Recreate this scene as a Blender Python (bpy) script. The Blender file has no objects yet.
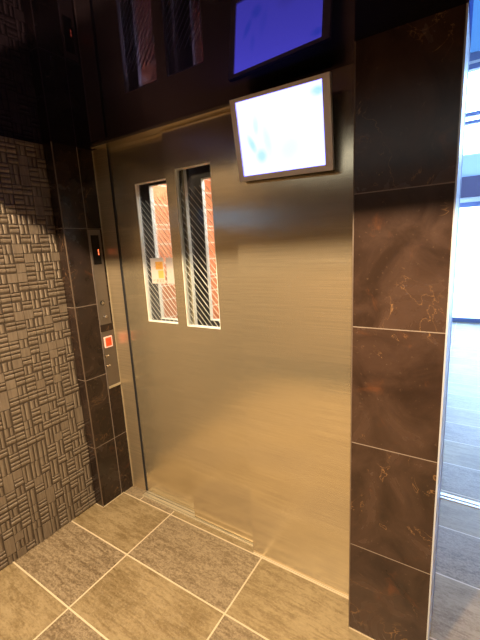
import bpy, bmesh, math, random
from mathutils import Vector, Matrix
random.seed(7)
S = bpy.context.scene
COL = S.collection

# ------------------------------------------------------------------ helpers
def nodes(name):
    m = bpy.data.materials.new(name); m.use_nodes = True
    t = m.node_tree; t.nodes.clear()
    out = t.nodes.new('ShaderNodeOutputMaterial')
    b = t.nodes.new('ShaderNodeBsdfPrincipled')
    t.links.new(b.outputs[0], out.inputs[0])
    return m, t, b, out

class N:
    """small node-writing helper"""
    def __init__(s, t): s.t = t
    def new(s, typ, **kw):
        n = s.t.nodes.new(typ)
        for k, v in kw.items(): setattr(n, k, v)
        return n
    def link(s, a, b): s.t.links.new(a, b)
    def val(s, x, sock):
        if isinstance(x, (int, float)): sock.default_value = x
        elif isinstance(x, tuple): sock.default_value = x
        else: s.link(x, sock)
    def math(s, op, a, b=None, c=None, clamp=False):
        n = s.new('ShaderNodeMath', operation=op, use_clamp=clamp)
        s.val(a, n.inputs[0])
        if b is not None: s.val(b, n.inputs[1])
        if c is not None: s.val(c, n.inputs[2])
        return n.outputs[0]
    def mix(s, f, a, b):
        n = s.new('ShaderNodeMix', data_type='RGBA')
        s.val(f, n.inputs[0]); s.val(a, n.inputs[6]); s.val(b, n.inputs[7])
        return n.outputs[2]
    def noise(s, vec, scale, detail=4, rough=.55, dist=0):
        n = s.new('ShaderNodeTexNoise'); s.link(vec, n.inputs['Vector'])
        n.inputs['Scale'].default_value = scale; n.inputs['Detail'].default_value = detail
        n.inputs['Roughness'].default_value = rough; n.inputs['Distortion'].default_value = dist
        return n.outputs['Fac']
    def pos(s): return s.new('ShaderNodeNewGeometry').outputs['Position']
    def xyz(s, v):
        n = s.new('ShaderNodeSeparateXYZ'); s.link(v, n.inputs[0]); return n.outputs
    def comb(s, x, y, z):
        n = s.new('ShaderNodeCombineXYZ')
        s.val(x, n.inputs[0]); s.val(y, n.inputs[1]); s.val(z, n.inputs[2]); return n.outputs[0]
    def scale(s, v, sc, loc=(0, 0, 0), rot=(0, 0, 0)):
        n = s.new('ShaderNodeMapping'); s.link(v, n.inputs[0])
        n.inputs['Scale'].default_value = sc; n.inputs['Location'].default_value = loc
        n.inputs['Rotation'].default_value = rot
        return n.outputs[0]
    def smooth(s, v, a, b, c=0., d=1.):
        n = s.new('ShaderNodeMapRange', interpolation_type='SMOOTHSTEP'); s.val(v, n.inputs[0])
        n.inputs[1].default_value = a; n.inputs[2].default_value = b
        n.inputs[3].default_value = c; n.inputs[4].default_value = d
        return n.outputs[0]
    def bump(s, h, strength, dist=.002):
        n = s.new('ShaderNodeBump'); s.link(h, n.inputs['Height'])
        n.inputs['Strength'].default_value = strength; n.inputs['Distance'].default_value = dist
        return n.outputs[0]
    def gridline(s, coord, origin, step, half):
        """1 on joints spaced by step"""
        u = s.math('DIVIDE', s.math('SUBTRACT', coord, origin), step)
        f = s.math('ABSOLUTE', s.math('SUBTRACT', u, s.math('ROUND', u)))
        return s.math('LESS_THAN', f, half / step), s.math('FLOOR', u)

def rgb(r, g, b): return (r, g, b, 1.)
def plain(name, col, rough=.5, metal=0., emit=None, es=0., spec=.5):
    m, t, b, o = nodes(name)
    b.inputs['Base Color'].default_value = rgb(*col)
    b.inputs['Roughness'].default_value = rough
    b.inputs['Metallic'].default_value = metal
    b.inputs['Specular IOR Level'].default_value = spec
    n = N(t)
    v = n.noise(n.pos(), 60, 3)
    n.link(n.bump(v, .03), b.inputs['Normal'])
    if emit:
        b.inputs['Emission Color'].default_value = rgb(*emit); b.inputs['Emission Strength'].default_value = es
    return m

def steel(name, col=(.62, .57, .50), rough=.30, aniso=.75, grain=.09, metal=.88):
    m, t, b, o = nodes(name); n = N(t)
    tc = n.new('ShaderNodeTexCoord').outputs['Object']
    g = n.noise(n.scale(tc, (3, 3, 420)), 1, 2)
    lo = n.noise(n.scale(tc, (1.2, 1.2, 1.8)), 1, 2)
    c = n.mix(n.smooth(g, .3, .7), rgb(*[x * .82 for x in col]), rgb(*col))
    n.link(c, b.inputs['Base Color'])
    b.inputs['Metallic'].default_value = metal
    b.inputs['Roughness'].default_value = rough
    b.inputs['Anisotropic'].default_value = aniso; b.inputs['Anisotropic Rotation'].default_value = .25
    tg = n.new('ShaderNodeTangent', direction_type='UV_MAP'); tg.uv_map = 'UVMap'
    n.link(tg.outputs[0], b.inputs['Tangent'])
    bn = n.new('ShaderNodeBump'); n.link(lo, bn.inputs['Height'])
    bn.inputs['Strength'].default_value = .05; bn.inputs['Distance'].default_value = .03
    bn2 = n.new('ShaderNodeBump'); n.link(g, bn2.inputs['Height']); n.link(bn.outputs[0], bn2.inputs['Normal'])
    bn2.inputs['Strength'].default_value = grain; bn2.inputs['Distance'].default_value = .001
    n.link(bn2.outputs[0], b.inputs['Normal'])
    return m

def marble(name, base=((.028, .015, .010), (.070, .038, .026)), zo=-.0285, vjoint=None):
    m, t, b, o = nodes(name); n = N(t)
    p = n.pos(); x, y, z = n.xyz(p)
    zl, zi = n.gridline(z, zo, .4365, .0016)
    off = n.comb(n.math('MULTIPLY', zi, 3.17), n.math('MULTIPLY', zi, 1.7), n.math('MULTIPLY', zi, 5.3))
    v = n.new('ShaderNodeVectorMath', operation='ADD'); n.link(p, v.inputs[0]); n.link(off, v.inputs[1]); v = v.outputs[0]
    cl = n.noise(v, 5, 6, .6, .8)
    col = n.mix(n.smooth(cl, .3, .72), rgb(*base[0]), rgb(*base[1]))
    speck = n.noise(v, 70, 3, .6)
    col = n.mix(n.smooth(speck, .62, .75, 0, .35), col, rgb(.14, .085, .055))
    rust = n.noise(v, 7, 5, .6, 1.2)
    col = n.mix(n.smooth(rust, .60, .78, 0, .45), col, rgb(.17, .055, .018))
    # thin broken veins
    w = n.noise(v, 4.2, 5, .55, 1.6)
    vein = n.smooth(n.math('ABSOLUTE', n.math('SUBTRACT', w, .52)), 0, .006, 1, 0)
    brk = n.smooth(n.noise(v, 5, 3), .50, .60)
    col = n.mix(n.math('MULTIPLY', n.math('MULTIPLY', vein, brk), .55), col, rgb(.36, .19, .08))
    line = zl
    if vjoint is not None:
        vl = n.math('LESS_THAN', n.math('ABSOLUTE', n.math('SUBTRACT', y, vjoint)), .0022)
        line = n.math('MAXIMUM', zl, vl)
    col = n.mix(line, col, rgb(.27, .21, .17))
    n.link(col, b.inputs['Base Color'])
    r = n.math('ADD', n.smooth(cl, .2, .8, .20, .30), n.math('MULTIPLY', line, .5))
    n.link(r, b.inputs['Roughness'])
    n.link(n.bump(n.math('SUBTRACT', n.math('MULTIPLY', n.noise(v, 14, 5), .25), line), .25, .0015), b.inputs['Normal'])
    return m

def floor_mat():
    m, t, b, o = nodes('stone_floor_tiles'); n = N(t)
    p = n.pos(); x, y, z = n.xyz(p)
    xl, xi = n.gridline(x, -1.453, .633, .0036)
    yl, yi = n.gridline(y, 1.352, .3345, .0036)
    wn = n.new('ShaderNodeTexWhiteNoise', noise_dimensions='2D'); n.link(n.comb(xi, yi, 0), wn.inputs['Vector'])
    rnd = wn.outputs['Value']
    par = n.math('FLOORED_MODULO', n.math('ADD', n.math('ADD', xi, yi), 101), 2)   # chequer of two stone shades
    # each tile has its own grain offset and direction
    off = n.comb(n.math('MULTIPLY', xi, 7.31), n.math('MULTIPLY', yi, 4.77), n.math('MULTIPLY', rnd, 9))
    va = n.new('ShaderNodeVectorMath', operation='ADD'); n.link(p, va.inputs[0]); n.link(off, va.inputs[1]); va = va.outputs[0]
    streak = n.noise(n.scale(va, (2.0, 12, 1), rot=(0, 0, .45)), 3.0, 8, .66, .5)
    cloud = n.noise(va, 5.0, 6, .62, .4)
    fine = n.noise(va, 120, 4, .65)
    mid = n.noise(n.scale(va, (1, 2.2, 1), rot=(0, 0, .45)), 48, 5, .7)
    # golden, gently clouded stone
    ge = n.math('ADD', n.math('ADD', n.math('MULTIPLY', cloud, .30), n.math('MULTIPLY', streak, .45)), n.math('MULTIPLY', mid, .25))
    even = n.mix(n.smooth(ge, .40, .60), rgb(.185, .128, .060), rgb(.36, .275, .155))
    even = n.mix(n.smooth(fine, .50, .66, 0, .3), even, rgb(.43, .34, .21))
    even = n.mix(n.smooth(streak, .57, .68, 0, .4), even, rgb(.155, .105, .055))
    # brown stone with sandy speckle
    go = n.math('ADD', n.math('MULTIPLY', mid, .34), n.math('ADD', n.math('MULTIPLY', streak, .38), n.math('MULTIPLY', fine, .28)))
    odd = n.mix(n.smooth(go, .40, .60), rgb(.150, .105, .060), rgb(.365, .285, .185))
    odd = n.mix(n.smooth(streak, .54, .66, 0, .35), odd, rgb(.14, .098, .055))
    col = n.mix(par, odd, even)
    jx = n.math('LESS_THAN', n.math('ABSOLUTE', n.math('ADD', x, 1.722)), .0032)
    xl = n.math('MAXIMUM', xl, n.math('MULTIPLY', jx, n.math('GREATER_THAN', y, 1.352)))
    j = n.math('MAXIMUM', xl, yl)
    col = n.mix(j, col, rgb(.66, .55, .39))
    n.link(col, b.inputs['Base Color'])
    n.link(n.math('ADD', n.smooth(fine, .3, .7, .30, .42), n.math('MULTIPLY', j, .2)), b.inputs['Roughness'])
    h = n.math('SUBTRACT', n.math('ADD', n.math('MULTIPLY', streak, .5), n.math('MULTIPLY', fine, .25)), n.math('MULTIPLY', j, .3))
    n.link(n.bump(h, .28, .003), b.inputs['Normal'])
    return m

def relief_mat():
    m, t, b, o = nodes('taupe_relief_mosaic'); n = N(t)
    p = n.pos(); x, y, z = n.xyz(p)
    g = n.noise(n.scale(p, (40, 120, 9)), 1, 5, .6)
    c = n.noise(p, 4, 3)
    wn = n.new('ShaderNodeTexWhiteNoise', noise_dimensions='2D')
    n.link(n.comb(n.math('FLOOR', n.math('DIVIDE', y, .048)), n.math('FLOOR', n.math('DIVIDE', z, .048)), 0), wn.inputs['Vector'])
    col = n.mix(n.smooth(g, .3, .7), rgb(.145, .110, .078), rgb(.235, .185, .135))
    col = n.mix(n.math('MULTIPLY', wn.outputs['Value'], .30), col, rgb(.125, .09, .065))
    col = n.mix(n.smooth(c, .35, .7, 0, .25), col, rgb(.26, .205, .15))
    col = n.mix(n.math('LESS_THAN', x, -1.9505), col, rgb(.08, .06, .044))
    n.link(col, b.inputs['Base Color'])
    b.inputs['Roughness'].default_value = .48
    n.link(n.bump(g, .35, .0015), b.inputs['Normal'])
    return m

def brick_mat():
    m, t, b, o = nodes('orange_lift_car_tiles'); n = N(t)
    p = n.pos(); x, y, z = n.xyz(p)
    br = n.new('ShaderNodeTexBrick'); n.link(n.comb(n.math('ADD', n.math('ADD', y, x), 0), z, 0), br.inputs['Vector'])
    br.inputs['Scale'].default_value = 1.; br.inputs['Brick Width'].default_value = .9; br.inputs['Row Height'].default_value = .135
    br.inputs['Mortar Size'].default_value = .0055; br.inputs['Mortar Smooth'].default_value = .1
    br.offset = 0
    br.inputs['Color1'].default_value = rgb(.66, .235, .10); br.inputs['Color2'].default_value = rgb(.60, .205, .085)
    br.inputs['Mortar'].default_value = rgb(.85, .68, .52)
    z2, _ = n.gridline(z, .104, .405, .004)
    c = n.mix(n.smooth(n.noise(p, 25, 4), .35, .7, 0, .35), br.outputs['Color'], rgb(.72, .29, .135))
    c = n.mix(z2, c, rgb(.85, .68, .52))
    n.link(c, b.inputs['Base Color']); b.inputs['Roughness'].default_value = .5
    n.link(n.bump(br.outputs['Fac'], -.3, .002), b.inputs['Normal'])
    return m

def glass_mat(name, tint=(.96, .98, 1), refl=.6, rough=.0):
    m = bpy.data.materials.new(name); m.use_nodes = True; t = m.node_tree; t.nodes.clear(); n = N(t)
    o = n.new('ShaderNodeOutputMaterial'); tr = n.new('ShaderNodeBsdfTransparent'); gl = n.new('ShaderNodeBsdfGlossy')
    tr.inputs[0].default_value = rgb(*tint); gl.inputs['Roughness'].default_value = rough
    fr = n.new('ShaderNodeFresnel'); fr.inputs[0].default_value = 1.5
    mx = n.new('ShaderNodeMixShader'); n.link(n.math('MULTIPLY', fr.outputs[0], refl), mx.inputs[0])
    n.link(tr.outputs[0], mx.inputs[1]); n.link(gl.outputs[0], mx.inputs[2]); n.link(mx.outputs[0], o.inputs[0])
    return m

def black_gloss():
    m = bpy.data.materials.new('black_mirror_ceiling'); m.use_nodes = True; t = m.node_tree; t.nodes.clear(); n = N(t)
    o = n.new('ShaderNodeOutputMaterial'); d = n.new('ShaderNodeBsdfDiffuse'); g = n.new('ShaderNodeBsdfGlossy')
    d.inputs[0].default_value = rgb(.004, .004, .006); g.inputs[0].default_value = rgb(.40, .32, .64); g.inputs['Roughness'].default_value = .02
    bm_ = n.bump(n.noise(n.pos(), 1.4, 2), .05, .004); n.link(bm_, g.inputs['Normal'])
    f = n.new('ShaderNodeFresnel'); f.inputs[0].default_value = 1.5
    mx = n.new('ShaderNodeMixShader'); n.link(f.outputs[0], mx.inputs[0]); n.link(d.outputs[0], mx.inputs[1]); n.link(g.outputs[0], mx.inputs[2])
    n.link(mx.outputs[0], o.inputs[0]); return m

def screen_mat():
    m, t, b, o = nodes('lit_display_picture'); n = N(t)
    tc = n.new('ShaderNodeTexCoord').outputs['Object']; x, y, z = n.xyz(tc)
    def blob(cx, cz, rx, rz, rot=0.):
        c, s = math.cos(rot), math.sin(rot)
        dx = n.math('SUBTRACT', x, cx); dz = n.math('SUBTRACT', z, cz)
        u = n.math('DIVIDE', n.math('ADD', n.math('MULTIPLY', dx, c), n.math('MULTIPLY', dz, s)), rx)
        v = n.math('DIVIDE', n.math('SUBTRACT', n.math('MULTIPLY', dz, c), n.math('MULTIPLY', dx, s)), rz)
        d = n.math('SQRT', n.math('ADD', n.math('MULTIPLY', u, u), n.math('MULTIPLY', v, v)))
        return n.smooth(d, .25, 1.1, 1, 0)
    wob = n.noise(n.scale(tc, (14, 1, 14)), 1.6, 3)
    a = n.math('MULTIPLY', blob(-.122, -.018, .016, .045, .45), .8)
    for k in (n.math('MULTIPLY', blob(-.085, -.062, .03, .032), .75), n.math('MULTIPLY', blob(-.098, .045, .014, .04), .45),
              n.math('MULTIPLY', blob(-.055, -.015, .02, .065, .15), .3),
              n.math('MULTIPLY', blob(.152, .105, .03, .018), .9)):
        a = n.math('MAXIMUM', a, k)
    a = n.math('MULTIPLY', a, n.smooth(wob, .3, .6, .55, 1))
    g = n.math('MULTIPLY', blob(.035, -.055, .05, .04, .5), .5)
    col = n.mix(a, rgb(.82, .88, 4.5), rgb(.34, .70, 3.8))
    col = n.mix(g, col, rgb(.66, .71, 3.4))
    b.inputs['Base Color'].default_value = rgb(.01, .01, .012); b.inputs['Roughness'].default_value = .15
    n.link(col, b.inputs['Emission Color']); b.inputs['Emission Strength'].default_value = 1.25
    return m

def sticker_mat(full=True):
    m, t, b, o = nodes('notice_sticker_print'); n = N(t)
    tc = n.new('ShaderNodeTexCoord').outputs['Object']; x, y, z = n.xyz(tc)
    def rect(x0, x1, z0, z1):
        a = n.math('MULTIPLY', n.math('GREATER_THAN', x, x0), n.math('LESS_THAN', x, x1))
        return n.math('MULTIPLY', a, n.math('MULTIPLY', n.math('GREATER_THAN', z, z0), n.math('LESS_THAN', z, z1)))
    c = rgb(.90, .86, .80)
    if full:
        c = n.mix(rect(-.012, .042, .008, .050), c, rgb(.92, .62, .20))
        c = n.mix(rect(.004, .044, -.040, .002), c, rgb(.94, .74, .28))
        nz = n.noise(n.scale(tc, (60, 1, 110)), 1.5, 2)
        c = n.mix(n.math('MULTIPLY', rect(-.042, .042, -.062, -.046), n.smooth(nz, .45, .6, 0, .6)), c, rgb(.45, .38, .22))
        c = n.mix(n.math('MULTIPLY', rect(-.02, .035, .015, .046), n.smooth(nz, .5, .62, 0, .5)), c, rgb(.60, .34, .08))
    else:
        nz = n.noise(n.scale(tc, (40, 1, 120)), 1.5, 2)
        c = n.mix(n.smooth(nz, .52, .66, 0, .2), c, rgb(.72, .55, .50))
    if not isinstance(c, tuple): n.link(c, b.inputs['Base Color'])
    b.inputs['Roughness'].default_value = .5
    tl = n.new('ShaderNodeBsdfTranslucent'); mx = n.new('ShaderNodeMixShader'); mx.inputs[0].default_value = .7
    if isinstance(c, tuple): tl.inputs[0].default_value = c
    else: n.link(c, tl.inputs[0])
    n.link(b.outputs[0], mx.inputs[1]); n.link(tl.outputs[0], mx.inputs[2]); n.link(mx.outputs[0], o.inputs[0])
    return m

def ground_mat():
    m, t, b, o = nodes('pale_street_paving'); n = N(t); p = n.pos()
    n.link(n.mix(n.noise(p, 3, 4), rgb(.42, .42, .42), rgb(.6, .6, .6)), b.inputs['Base Color']); b.inputs['Roughness'].default_value = .8
    return m
def plaster(name, c0, c1, rough=.8):
    m, t, b, o = nodes(name); n = N(t); p = n.pos()
    n.link(n.mix(n.noise(p, 3, 4), rgb(*c0), rgb(*c1)), b.inputs['Base Color']); b.inputs['Roughness'].default_value = rough
    n.link(n.bump(n.noise(p, 90, 3), .1), b.inputs['Normal'])
    return m

M = dict(
    steel=steel('brushed_stainless_steel', (.82, .70, .485), .21, .85, metal=.84),
    jamb=steel('satin_jamb_steel', (.72, .58, .39), .38, .3, metal=.80),
    steel_edge=plain('satin_aluminium_sill', (.70, .62, .46), .36, .6),
    plate=steel('satin_call_plate_steel', (.30, .27, .25), .36, .5),
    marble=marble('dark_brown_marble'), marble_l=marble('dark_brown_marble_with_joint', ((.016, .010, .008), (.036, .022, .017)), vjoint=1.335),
    trim=plain('satin_corner_trim', (.62, .64, .72), .35, .3),
    grout=plain('cream_floor_grout', (.62, .52, .37), .6),
    joint=plain('pale_tile_edge', (.13, .09, .065), .5),
    floor=floor_mat(), relief=relief_mat(), brick=brick_mat(),
    ceil=black_gloss(), screen=screen_mat(), glass=glass_mat('clear_wired_glass', refl=.3),
    facade=glass_mat('clear_facade_glass', (.95, .98, 1), .8), tint=glass_mat('blue_tinted_glass', (.12, .18, .235), .8),
    smoke=glass_mat('added_transom_glass', (.45, .36, .27), .4), slot=glass_mat('added_slot_glass', (.26, .26, .27), .4),
    wire=plain('pale_glass_wire', (.70, .70, .60), .4),
    dark=plain('dark_unlit_steel', (.018, .018, .022), .45), black=plain('black_plastic', (.006, .006, .007), .2),  # near-black steel stands in for shade in the jamb gap and on car doors
    reveal=plain('pale_lit_reveal', (.86, .85, .76), .45),  # light on the window reveals and leaf edge put into a pale colour
    bezel=plain('grey_monitor_bezel', (.80, .74, .72), .4, .1),
    digit=plain('lit_red_digit', (.3, .02, .01), .4, 0, (1., .16, .05), 3.2),
    btn=plain('lit_red_button', (.5, .06, .02), .4, 0, (1., .10, .02), .6),
    btn_ring=plain('lit_button_border', (.8, .5, .4), .4, 0, (1., .42, .28), .75),
    btn_mark=plain('lit_button_mark', (.4, .03, .01), .4, 0, (.75, .05, .01), .6),
    knob=plain('polished_key_barrel', (.85, .82, .78), .12, 1.),
    stick=sticker_mat(True), stick2=sticker_mat(False),
    wall_b=plaster('brown_back_wall', (.20, .14, .08), (.24, .17, .10), .45),
    wall_d=plaster('dark_brown_upper_wall', (.085, .062, .042), (.10, .073, .05), .5),
    wall_p=plaster('pale_hall_wall', (.62, .62, .62), (.7, .7, .7)),
    skirting=plain('dark_skirting', (.006, .004, .003), .5),
    soffit=plaster('darkened_ceiling', (.05, .045, .04), (.06, .055, .05)),  # upper ceiling darkened to near-black to cut bounce light
    ground=ground_mat(), house=plaster('white_house_render', (.75, .75, .75), (.85, .85, .85)),
    frame_b=plain('dark_blue_grey_frame', (.13, .16, .30), .4, .1), alu=plain('bright_aluminium', (.8, .82, .85), .3, .9),  # blue lens bloom on the facade bars put into the frame colour
    panel_b=plain('pale_blue_panel', (.42, .52, .66), .5), operator=plain('dark_door_operator', (.07, .055, .10), .4),
    carp=plain('car_grey_panel', (.55, .53, .50), .4), lampw=plain('lit_car_lamp', (.9, .9, .9), .4, 0, (1, .93, .82), 29.),
)

def box(bm, x0, x1, y0, y1, z0, z1):
    vs = [bm.verts.new((x, y, z)) for z in (z0, z1) for x, y in ((x0, y0), (x1, y0), (x1, y1), (x0, y1))]
    for f in ((3, 2, 1, 0), (4, 5, 6, 7), (0, 1, 5, 4), (1, 2, 6, 5), (2, 3, 7, 6), (3, 0, 4, 7)):
        bm.faces.new([vs[i] for i in f])
def holed(bm, x0, x1, z0, z1, hx0, hx1, hz0, hz1, y0, y1):
    """plate in the XZ plane with a rectangular opening"""
    def ring(y, a, b, c, d): return [bm.verts.new(p) for p in ((a, y, c), (b, y, c), (b, y, d), (a, y, d))]
    fo, fi = ring(y0, x0, x1, z0, z1), ring(y0, hx0, hx1, hz0, hz1)
    bo, bi = ring(y1, x0, x1, z0, z1), ring(y1, hx0, hx1, hz0, hz1)
    for i in range(4):
        j = (i + 1) % 4
        bm.faces.new((fo[i], fo[j], fi[j], fi[i])); bm.faces.new((bo[j], bo[i], bi[i], bi[j]))
        bm.faces.new((fo[j], fo[i], bo[i], bo[j])); bm.faces.new((fi[i], fi[j], bi[j], bi[i]))
def cyl(bm, c, axis, r, d, seg=24, r2=None):
    q = Vector((0, 0, 1)).rotation_difference(Vector(axis))
    bmesh.ops.create_cone(bm, cap_ends=True, segments=seg, radius1=r, radius2=r if r2 is None else r2, depth=d,
                          matrix=Matrix.Translation(c) @ q.to_matrix().to_4x4())
def tube(bm, a, b, r, seg=6):
    a, b = Vector(a), Vector(b); d = b - a
    cyl(bm, (a + b) / 2, d.normalized(), r, d.length, seg)

def obj(name, bm, mat, parent=None, bevel=0., kind=None, origin=None, smooth=False):
    if bevel:
        es = [e for e in bm.edges if len(e.link_faces) == 2 and e.calc_face_angle(0) > .6]
        bmesh.ops.bevel(bm, geom=es, offset=bevel, segments=2, affect='EDGES', profile=.5)
    bmesh.ops.recalc_face_normals(bm, faces=bm.faces[:])
    uv = bm.loops.layers.uv.new('UVMap')
    for f in bm.faces:
        nx, ny, nz = [abs(c) for c in f.normal]
        for l in f.loops:
            x, y, z = l.vert.co
            l[uv].uv = (z, y) if nx >= max(ny, nz) else ((z, x) if ny >= nz else (y, x))
    org = Vector(origin) if origin else None
    if org: bmesh.ops.translate(bm, verts=bm.verts[:], vec=-org)
    me = bpy.data.meshes.new(name); bm.to_mesh(me); bm.free()
    if smooth:
        for p in me.polygons: p.use_smooth = True
    o = bpy.data.objects.new(name, me); me.materials.append(mat); COL.objects.link(o)
    if org: o.location = org
    if parent:
        o.parent = parent
        if parent.type == 'EMPTY' or True:
            o.matrix_parent_inverse = parent.matrix_basis.inverted() if parent.parent is None else (parent.parent.matrix_basis @ parent.matrix_parent_inverse @ parent.matrix_basis if False else parent.matrix_basis).inverted()
    if kind: o['kind'] = kind
    return o
def BM(*boxes):
    bm = bmesh.new()
    for b in boxes: box(bm, *b)
    return bm
def thing(name, label, cat, loc, group=None):
    o = bpy.data.objects.new(name, None); o.empty_display_size = .05; COL.objects.link(o); o.location = loc
    tag(o, label, cat, group); return o
def tag(o, label, cat, group=None):
    o['label'] = label; o['category'] = cat
    if group: o['group'] = group
    return o
def struct(name, mat, *boxes, bevel=0.): return obj(name, BM(*boxes), mat, kind='structure', bevel=bevel)

ZC = 2.152          # mirror ceiling
# ------------------------------------------------------------------ setting
struct('floor', M['floor'], (-2.06, 1.75, -1.2, 7.9, -.15, 0))
struct('ceiling', M['ceil'], (-2.0, -.05, .43, 1.50, ZC, 2.72), (-.05, 1.65, .43, 1.21, ZC, 2.72))
struct('ceiling_upper', M['soffit'], (-2.06, 1.75, -1.2, 2.1, 2.72, 2.82))
struct('ceiling_hall', M['wall_p'], (-.42, 1.75, 2.1, 7.9, 5.7, 5.8))
struct('wall_back', M['wall_b'], (-2.0, 1.7, -1.15, -1.05, 0, 1.3))
struct('wall_back_upper', M['wall_d'], (-2.0, 1.7, -1.15, -1.05, 1.3, 2.27), (-2.0, 1.7, -1.15, -1.05, 2.50, 2.72), (-2.0, -1.85, -1.15, -1.05, 2.27, 2.50), (1.2, 1.7, -1.15, -1.05, 2.27, 2.50))
struct('added_transom', M['smoke'], (-1.85, 1.2, -1.11, -1.09, 2.27, 2.50))  # unseen transom, added so the steel reflects a bright band
struct('added_slot', M['slot'], (-2.02, -2.00, -1.0, .38, 1.77, 1.92))  # unseen slot of daylight, added for a bluish reflection in the doors
struct('baseboard_back', M['skirting'], (-1.98, 1.7, -1.05, -1.03, 0, .21))
struct('wall_right', M['wall_p'], (1.65, 1.75, 2.1, 3.0, 0, 5.7), (1.65, 1.75, 7.3, 7.9, 0, 5.7), (1.65, 1.75, 3.0, 7.3, 0, .25), (1.65, 1.75, 3.0, 7.3, 3.6, 5.7))
struct('added_hall_window', M['facade'], (1.69, 1.71, 3.0, 7.3, .25, 3.6))  # unseen glazing, added to bring more daylight onto the hall floor
struct('wall_right_lobby', M['wall_b'], (1.65, 1.75, -1.2, 2.1, 0, 2.82))
struct('wall_bulkhead', M['wall_p'], (-.42, 1.65, 2.0, 2.1, 2.82, 5.7))
struct('wall_shaft', M['wall_p'], (-.42, -.34, 1.50, 7.9, 0, 5.7))
struct('wall_shaft_rear', M['dark'], (-2.06, -.42, 3.2, 3.3, 0, 2.72))
struct('wall_shaft_left', M['dark'], (-2.06, -1.96, 1.445, 3.2, 0, 2.72))
struct('ceiling_shaft', M['dark'], (-2.06, -.42, 1.50, 3.3, 2.4, 2.5))

# left wall: relief of small square mosaic pieces, some ribbed upright, some across, some plain
def relief_wall():
    bm = BM((-2.06, -1.952, .38, 1.445, 0, 2.72), (-2.06, -1.952, -1.2, .38, 0, 1.77), (-2.06, -1.952, -1.2, .38, 1.92, 2.72), (-2.06, -1.952, -1.2, -1.0, 1.77, 1.92))
    c = .0483; x = -1.952
    def ridge(y0, y1, z0, z1, h, along_z):
        g = .0010
        y0 += g; y1 -= g; z0 += g; z1 -= g
        if along_z:
            w = (y1 - y0)
            prof = [(y0, 0), (y0 + .22 * w, h), (y0 + .62 * w, h * .92), (y1, 0)]
            A = [bm.verts.new((x + d, y, z0)) for y, d in prof]; B = [bm.verts.new((x + d, y, z1)) for y, d in prof]
        else:
            w = (z1 - z0)
            prof = [(z0, 0), (z0 + .38 * w, h * .92), (z0 + .80 * w, h), (z1, 0)]
            A = [bm.verts.new((x + d, y0, z)) for z, d in prof]; B = [bm.verts.new((x + d, y1, z)) for z, d in prof]
        for i in range(3): bm.faces.new((A[i], A[i + 1], B[i + 1], B[i]))
        bm.faces.new(A); bm.faces.new(B[::-1])
    ny = 16; nz = int(ZC / c); prev = {}
    for i in range(ny):
        y1 = 1.19 - i * c; y0 = y1 - c
        k = 0
        while k <= nz:
            z0 = k * c; z1 = min(z0 + c, ZC - .001); r = random.random()
            if z1 - z0 < .01: break
            a, b_, e, g_ = y0 + .0015, y1 - .0015, z0 + .0015, z1 - .0015
            same = [prev.get((i - 1, k)), prev.get((i, k - 1))]
            ph, pv = (.43, .43)
            if same.count('h') : ph, pv = (.30, .58)
            if same.count('v') : ph, pv = (.56, .30)
            if same.count('h') == 2: ph, pv = (.12, .72)
            if same.count('v') == 2: ph, pv = (.72, .14)
            kind = 'h' if r < ph else ('v' if r < ph + pv else 'p')
            if kind == 'h':
                m = (z0 + z1) / 2 + .004
                ridge(a, b_, e, m, .0068, False); ridge(a, b_, m, g_, .0068, False)
            elif kind == 'v':
                m = (y0 + y1) / 2 + random.choice((-.004, .004))
                if z0 < .85 and random.random() < .55 and z1 + c < ZC:
                    prev[(i, k)] = kind; k += 1; g_ += c
                ridge(a, m, e, g_, .0062, True); ridge(m, b_, e, g_, .0062, True)
            else:
                if z0 < .85 and random.random() < .4 and z1 + c < ZC:
                    prev[(i, k)] = kind; k += 1; g_ += c
                box(bm, x, x + .005, a, b_, e, g_)
            prev[(i, k)] = kind
            k += 1
    return bm
obj('wall_left', relief_wall(), M['relief'], kind='structure')

# ------------------------------------------------------------------ marble pilaster and pier
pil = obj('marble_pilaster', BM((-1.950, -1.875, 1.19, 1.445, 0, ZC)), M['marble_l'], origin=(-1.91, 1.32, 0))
tag(pil, 'narrow dark brown marble-tiled pilaster between the ribbed mosaic wall and the lift door frame', 'pilaster')
obj('corner_trim', BM((-1.8775, -1.8725, 1.1875, 1.1925, 0, ZC)), M['joint'], pil)
pier = obj('marble_pier', BM((-.338, -.0565, 1.23, 1.50, 0, ZC)), M['marble'], origin=(-.2, 1.36, 0))
tag(pier, 'wide dark brown veined marble-tiled pier right of the steel lift front', 'pier')
obj('corner_trim', BM((-.0565, -.0515, 1.2298, 1.45, 0, ZC)), M['trim'], pier)['label'] = 'pale metal corner strip'
obj('corner_trim', BM((-.3395, -.3355, 1.2285, 1.232, 0, ZC)), M['joint'], pier)
obj('door_guide', BM((-.0575, -.0505, 1.4502, 1.495, 0, ZC)), M['frame_b'], pier)['label'] = 'dark blue side channel'

obj('base_joint', BM((-.338, -.0565, 1.2265, 1.230, 0, .004)), M['grout'], pier)
obj('base_joint', BM((-1.875, -1.872, 1.19, 1.352, 0, .004), (-1.950, -1.872, 1.187, 1.190, 0, .004)), M['grout'], pil)

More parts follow.
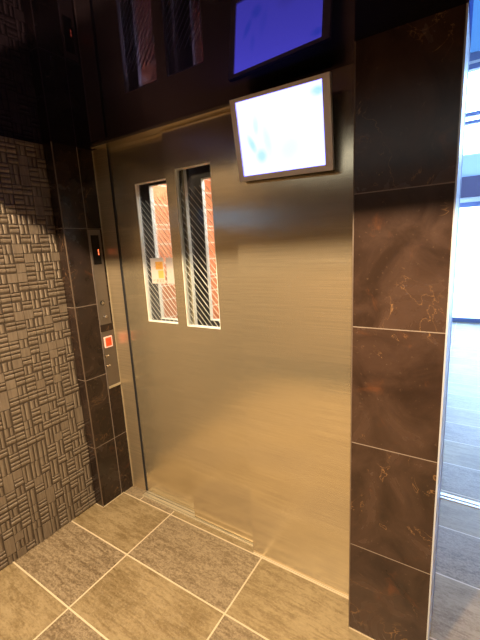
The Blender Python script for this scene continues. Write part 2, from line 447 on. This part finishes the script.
# ------------------------------------------------------------------ lift front
fr = thing('elevator_door_frame', 'brushed steel lift door frame with left jamb, thin head strip and floor sill', 'door frame', (-1.4, 1.42, 0))
obj('jamb', BM((-1.874, -1.7535, 1.434, 1.462, 0, ZC - .002)), M['jamb'], fr, bevel=.0015)
obj('jamb_edge', BM((-1.8745, -1.871, 1.430, 1.4345, 0, ZC - .002)), M['steel_edge'], fr)
obj('jamb_gap_shade', BM((-1.7535, -1.7375, 1.436, 1.468, .006, ZC - .002)), M['dark'], fr)  # dark strip filling the gap beside the leaf, in place of its shade
obj('header', BM((-1.80, -.876, 1.366, 1.384, 2.139, ZC - .001), (-1.80, -.876, 1.386, 1.462, 2.143, ZC - .001)), M['steel'], fr, bevel=.001)
sl = obj('sill', BM((-1.7375, -.876, 1.387, 1.397, 0, .006), (-1.7375, -.876, 1.401, 1.421, 0, .0055), (-1.7375, -.876, 1.426, 1.437, 0, .006), (-1.7375, -.876, 1.440, 1.468, 0, .006)), M['steel_edge'], fr)
obj('groove', BM((-1.7375, -.876, 1.3875, 1.4675, 0, .0025)), M['dark'], sl)['label'] = 'dark groove between the sill rails'

def leaf(name, label, x0, x1, hx0, hx1, hz0, hz1, y0, y1, mat, ztop, group, wires=True, trim=True):
    bm = bmesh.new(); holed(bm, x0, x1, .0065, ztop, hx0, hx1, hz0, hz1, y0, y1)
    o = obj(name, bm, mat, origin=((x0 + x1) / 2, y0, .0065), bevel=.0022)
    tag(o, label, 'elevator door', group)
    bm = bmesh.new(); holed(bm, hx0 - .0002, hx1 + .0002, hz0 - .0002, hz1 + .0002, hx0 + .003, hx1 - .003, hz0 + .005, hz1 - .003, y0 + .001, y1 - .001)
    obj('window_trim', bm, M['reveal'] if trim else M['reveal'], o)['label'] = 'pale edge lining of the window'
    ym = y0 + .016
    g = obj('window_pane', BM((hx0 + .003, hx1 - .003, ym - .002, ym + .002, hz0 + .005, hz1 - .003)), M['glass'], o)
    if wires:
        bm = bmesh.new(); st = .036; X0, X1, Z0, Z1 = hx0 + .004, hx1 - .004, hz0 + .006, hz1 - .09
        s = 1.15
        z = Z0 - 0
        while z < Z1 + s * (X1 - X0):
            a = (X0, z); b_ = (X1, z - s * (X1 - X0))
            # clip to the pane
            if a[1] > Z1: a = (X0 + (a[1] - Z1) / s, Z1)
            if b_[1] < Z0: b_ = (X0 + (z - Z0) / s, Z0)
            if b_[0] - a[0] > .01: tube(bm, (a[0], ym - .0032, a[1]), (b_[0], ym - .0032, b_[1]), 0.0012, 5)
            z += st
        obj('wire_mesh', bm, M['wire'], g)['label'] = 'slanting pale wires in the glass'
    return o
G = 'sliding lift door leaves of the landing'
L1 = leaf('elevator_door_leaf', 'left steel lift door leaf with stickers on its wired glass window', -1.7375, -1.222, -1.565, -1.322, 1.175, 1.93, 1.440, 1.466, M['steel'], 2.142, G)
L2 = leaf('elevator_door_leaf', 'middle steel lift door leaf with wired glass window and no stickers', -1.303, -.845, -1.240, -1.027, 1.178, 1.952, 1.403, 1.429, M['steel'], 2.142, G)
obj('lit_edge_strip', BM((-1.2218, -1.2200, 1.442, 1.464, .0065, 2.14)), M['reveal'], L1)['label'] = 'leading edge painted pale as if lit'  # steel edge catching light, painted as a pale strip
for nm, x0, x1, m_, lb in (('notice_sticker', -1.515, -1.416, 'stick', 'white sticker with yellow and orange prints'), ('notice_sticker', -1.398, -1.326, 'stick2', 'plain white sticker')):
    obj(nm, BM((x0, x1, 1.4502, 1.4512, 1.394, 1.534)), M[m_], L1, origin=((x0 + x1) / 2, 1.4507, 1.464))['label'] = lb

fp = obj('steel_wall_panel', BM((-.874, -.3395, 1.360, 1.392, 0, ZC - .001)), M['steel'], origin=(-.6, 1.36, 0), bevel=.0045)
tag(fp, 'plain brushed steel fixed panel beneath the lit monitor, right of the lift doors', 'wall panel')
obj('base_joint', BM((-.872, -.342, 1.3555, 1.360, 0, .005)), M['grout'], fp)

# ------------------------------------------------------------------ call stations on the pilaster (plane x = -1.875)
PX = -1.875
ind = obj('floor_indicator', BM((PX, PX + .005, 1.338, 1.415, 1.15, 1.712)), M['plate'], origin=(PX, 1.376, 1.15), bevel=.0012)
tag(ind, 'tall steel floor indicator plate with black window and red digit, above the call button plate', 'floor indicator')
dw = obj('display_window', BM((PX + .005, PX + .0065, 1.347, 1.399, 1.512, 1.680)), M['black'], ind)
bm = BM((PX + .0065, PX + .0072, 1.3835, 1.3885, 1.5665, 1.5805), (PX + .0065, PX + .0072, 1.3835, 1.3885, 1.5835, 1.5985))
obj('digit', bm, M['digit'], dw)['label'] = 'red lit figure 1'
for zc, yc, lb in ((1.282, 1.369, 'upper key switch with dark ring'), (1.196, 1.378, 'lower bright key switch')):
    bm = bmesh.new(); cyl(bm, (PX + .0065, yc, zc), (1, 0, 0), .015, .003)
    k = obj('key_switch', bm, M['black'] if zc > 1.25 else M['plate'], ind); k['label'] = lb
    bm = bmesh.new(); cyl(bm, (PX + .0105, yc, zc), (1, 0, 0), .0115, .007, 24, .0075)
    kb = obj('key_barrel', bm, M['knob'], k)
    obj('key_slot', BM((PX + .0139, PX + .0142, yc - .001, yc + .001, zc - .004, zc + .004)), M['black'], k)
cp = obj('call_button_plate', BM((PX, PX + .005, 1.338, 1.425, .745, 1.105)), M['plate'], origin=(PX, 1.38, .745), bevel=.0012)
tag(cp, 'steel call plate with square red lit button, below the floor indicator', 'call panel')
bt = obj('call_button', BM((PX + .005, PX + .011, 1.347, 1.402, 1.006, 1.073)), M['btn_ring'], cp, bevel=.001); bt['label'] = 'square button lit red'
obj('button_face', BM((PX + .011, PX + .0118, 1.353, 1.396, 1.0125, 1.0665)), M['btn'], bt)
obj('button_symbol', BM((PX + .0118, PX + .0122, 1.362, 1.387, 1.026, 1.031), (PX + .0118, PX + .0122, 1.362, 1.387, 1.048, 1.053), (PX + .0118, PX + .0122, 1.382, 1.387, 1.026, 1.053)), M['btn_mark'], bt)
for zc in (.951, .889):  # glints on two small buttons, shaped as shiny wedges
    bm = bmesh.new()
    vs = [bm.verts.new((PX + d, y, zc + z)) for d, y, z in ((.005, 1.340, -.007), (.005, 1.340, .007), (.005, 1.372, .002), (.010, 1.342, -.005), (.010, 1.342, .005), (.0065, 1.366, .0015))]
    for f in ((0, 1, 2), (3, 5, 4), (0, 3, 4, 1), (1, 4, 5, 2), (2, 5, 3, 0)): bm.faces.new([vs[i] for i in f])
    obj('glint_wedge', bm, M['knob'], cp)['label'] = 'shiny wedge in the shape of a button glint'
obj('bottom_lip', BM((PX + .005, PX + .012, 1.338, 1.425, .745, .757)), M['steel_edge'], cp, bevel=.001)

# ------------------------------------------------------------------ monitor
tl, tr_, br_, bl_ = [Vector(v) for v in ((-.82, 1.27, 2.117), (-.425, 1.256, 2.104), (-.433, 1.314, 1.817), (-.828, 1.328, 1.83))]
ex = ((tr_ - tl) + (br_ - bl_)).normalized(); up = ((tl - bl_) + (tr_ - br_)); up = (up - ex * up.dot(ex)).normalized()
back = up.cross(ex).normalized()
if back.y < 0: back = -back
ctr = (tl + tr_ + br_ + bl_) / 4
W, Hh = .396, .293
mon = thing('wall_monitor', 'small flat lit monitor tilted down from the steel panel under the black ceiling', 'monitor', ctr)
mon.matrix_basis = Matrix(((ex.x, back.x, up.x, ctr.x), (ex.y, back.y, up.y, ctr.y), (ex.z, back.z, up.z, ctr.z), (0, 0, 0, 1)))
def lobj(name, bm, mat, bevel=0., par=None):
    o = obj(name, bm, mat, None, bevel=bevel); o.parent = par or mon; return o
ix0, ix1, iz0, iz1 = -W / 2 + .024, W / 2 - .027, -Hh / 2 + .020, Hh / 2 - .013
lobj('housing', BM((-W / 2 + .004, W / 2 - .004, 0.012, .026, -Hh / 2 + .004, Hh / 2 - .004)), M['black'], .006)
bm = bmesh.new(); holed(bm, -W / 2, W / 2, -Hh / 2, Hh / 2, ix0, ix1, iz0, iz1, 0, .014)
lobj('bezel', bm, M['bezel'], .002)
scr = lobj('screen', BM((ix0, ix1, .006, .010, iz0, iz1)), M['screen'])
scr['label'] = 'glowing white and pale cyan picture'
lobj('mount_arm', BM((-.05, .05, .0255, .040, -.06, .06), (-.02, .02, .040, .060, -.02, .03)), M['black'], .003)
obj('wall_bracket', BM((-.69, -.56, 1.345, 1.360, 1.92, 2.05)), M['black'], mon, bevel=.002)

# ------------------------------------------------------------------ lift car behind the doors
car = thing('elevator_car', 'lift car with orange tiled walls seen through the door windows', 'elevator car', (-1.2, 2.3, 0))
obj('side_wall', BM((-1.95, -1.90, 1.67, 3.10, .02, 2.25)), M['brick'], car)
obj('rear_wall', BM((-1.90, -.50, 3.05, 3.10, .02, 2.25)), M['brick'], car)
obj('side_wall', BM((-.50, -.46, 1.67, 3.10, .02, 2.25)), M['carp'], car)
obj('car_ceiling', BM((-1.95, -.46, 1.67, 3.10, 2.25, 2.30)), M['carp'], car)
obj('car_floor', BM((-1.95, -.46, 1.67, 3.10, 0, .02)), M['carp'], car)
obj('ceiling_lamp', BM((-1.75, -.7, 1.75, 2.25, 2.235, 2.25)), M['lampw'], car)
G2 = 'inner sliding doors of the lift car'
leaf('car_door_leaf', 'dark inner lift door seen through the left wired glass window', -1.92, -1.30, -1.58, -1.335, 1.165, 1.936, 1.555, 1.580, M['dark'], 2.24, G2, wires=False)  # shade of the unlit door gap put into the dark material
leaf('car_door_leaf', 'dark inner lift door seen through the right wired glass window', -1.345, -.47, -1.245, -1.02, 1.168, 1.936, 1.608, 1.634, M['dark'], 2.24, G2, wires=False)

# ------------------------------------------------------------------ entrance side
th = thing('floor_track', 'bright metal double floor track crossing the stone floor beside the pier', 'floor track', (.6, 2.29, 0))
obj('track_rail', BM((-.34, 1.65, 2.272, 2.284, 0, .005)), M['alu'], th); obj('track_rail', BM((-.34, 1.65, 2.300, 2.322, 0, .005)), M['alu'], th)
# glazed front
win = bpy.data.objects.new('window_1', None); COL.objects.link(win); win.location = (.6, 7.74, 0); win['kind'] = 'structure'
def wpart(nm, mat, *b): return obj(nm, BM(*b), mat, win)
wpart('base_rail', M['frame_b'], (-.34, 1.65, 7.70, 7.78, 0, .075))
wpart('head_rail', M['frame_b'], (-.34, 1.65, 7.70, 7.78, 2.05, 2.13)); wpart('head_rail_cap', M['alu'], (-.34, 1.65, 7.68, 7.78, 2.13, 2.21))
wpart('operator_box', M['operator'], (-.34, 1.65, 7.62, 7.80, 2.21, 2.55))
wpart('fascia_panel', M['panel_b'], (-.34, 1.65, 7.66, 7.80, 2.55, 2.91))
wpart('transom_bar', M['frame_b'], (-.34, 1.65, 7.70, 7.78, 3.40, 3.45), (-.34, 1.65, 7.70, 7.78, 3.52, 3.58))
wpart('upper_beam', M['frame_b'], (-.34, 1.65, 7.68, 7.80, 4.22, 4.30), (-.34, 1.65, 7.66, 7.80, 4.34, 4.46))
wpart('upper_beam_edge', M['alu'], (-.34, 1.65, 7.67, 7.80, 4.30, 4.34))
for z0, z1, g in ((.075, 2.05, 'facade'), (2.91, 3.40, 'facade'), (3.58, 4.22, 'facade'), (4.46, 5.7, 'tint')):
    wpart('pane', M[g], (-.34, 1.65, 7.735, 7.745, z0, z1))
wpart('mullion', M['frame_b'], (.62, .68, 7.70, 7.78, .075, 5.7))
o = struct('ground', M['ground'], (-9, 9, 7.9, 24, -.2, -.02))
hs = thing('house', 'overexposed pale building across the street behind the glass front', 'building', (0, 20, -.02))
obj('facade', BM((-8, 8, 20, 24, -.02, 5.2)), M['house'], hs)
obj('cornice', BM((-8.2, 8.2, 19.7, 20, 4.9, 5.2)), M['house'], hs)

# ------------------------------------------------------------------ lights, world, camera
def spot(name, loc, energy, col, size=.035, ang=125, blend=.5, tilt=22):
    l = bpy.data.lights.new(name, 'SPOT'); l.energy = energy; l.color = col; l.shadow_soft_size = size
    l.spot_size = math.radians(ang); l.spot_blend = blend
    o = bpy.data.objects.new(name, l); COL.objects.link(o); o.location = loc; o.rotation_euler = (math.radians(tilt), 0, 0); return o
for x in (-1.45, -.65, .15):
    spot('downlight', (x, -.40, 2.69), 250, (1., .755, .47))
sun = bpy.data.lights.new('sun', 'SUN'); sun.energy = 4; sun.angle = .01; so = bpy.data.objects.new('sun', sun); COL.objects.link(so)
so.rotation_euler = (math.radians(38), 0, math.radians(-20))

w = bpy.data.worlds.new('world'); S.world = w; w.use_nodes = True
bg = w.node_tree.nodes['Background']; bg.inputs[0].default_value = (.37, .59, 1, 1); bg.inputs[1].default_value = 18.

R = ((0.843408, 0.534846, -0.051016), (-0.063766, 0.193929, 0.978941), (-0.533476, 0.822394, -0.197666))
cam = bpy.data.cameras.new('camera'); co = bpy.data.objects.new('camera', cam); COL.objects.link(co)
cam.sensor_fit = 'HORIZONTAL'; cam.sensor_width = 36; cam.lens = 361.509 / 480 * 36; cam.clip_start = .02
r, u, f = [Vector(v) for v in R]
co.matrix_world = Matrix(((r.x, u.x, -f.x, 0), (r.y, u.y, -f.y, 0), (r.z, u.z, -f.z, 1.57), (0, 0, 0, 1)))
S.camera = co
S.view_settings.view_transform = 'Standard'; S.view_settings.look = 'None'; S.view_settings.gamma = 1
S.view_settings.use_curve_mapping = False; S.view_settings.exposure = 0.
try:
    S.cycles.use_denoising = True; S.cycles.denoiser = 'OPENIMAGEDENOISE'
    S.cycles.sample_clamp_indirect = 6; S.cycles.max_bounces = 8
    S.cycles.caustics_reflective = False; S.cycles.caustics_refractive = False
except Exception: pass
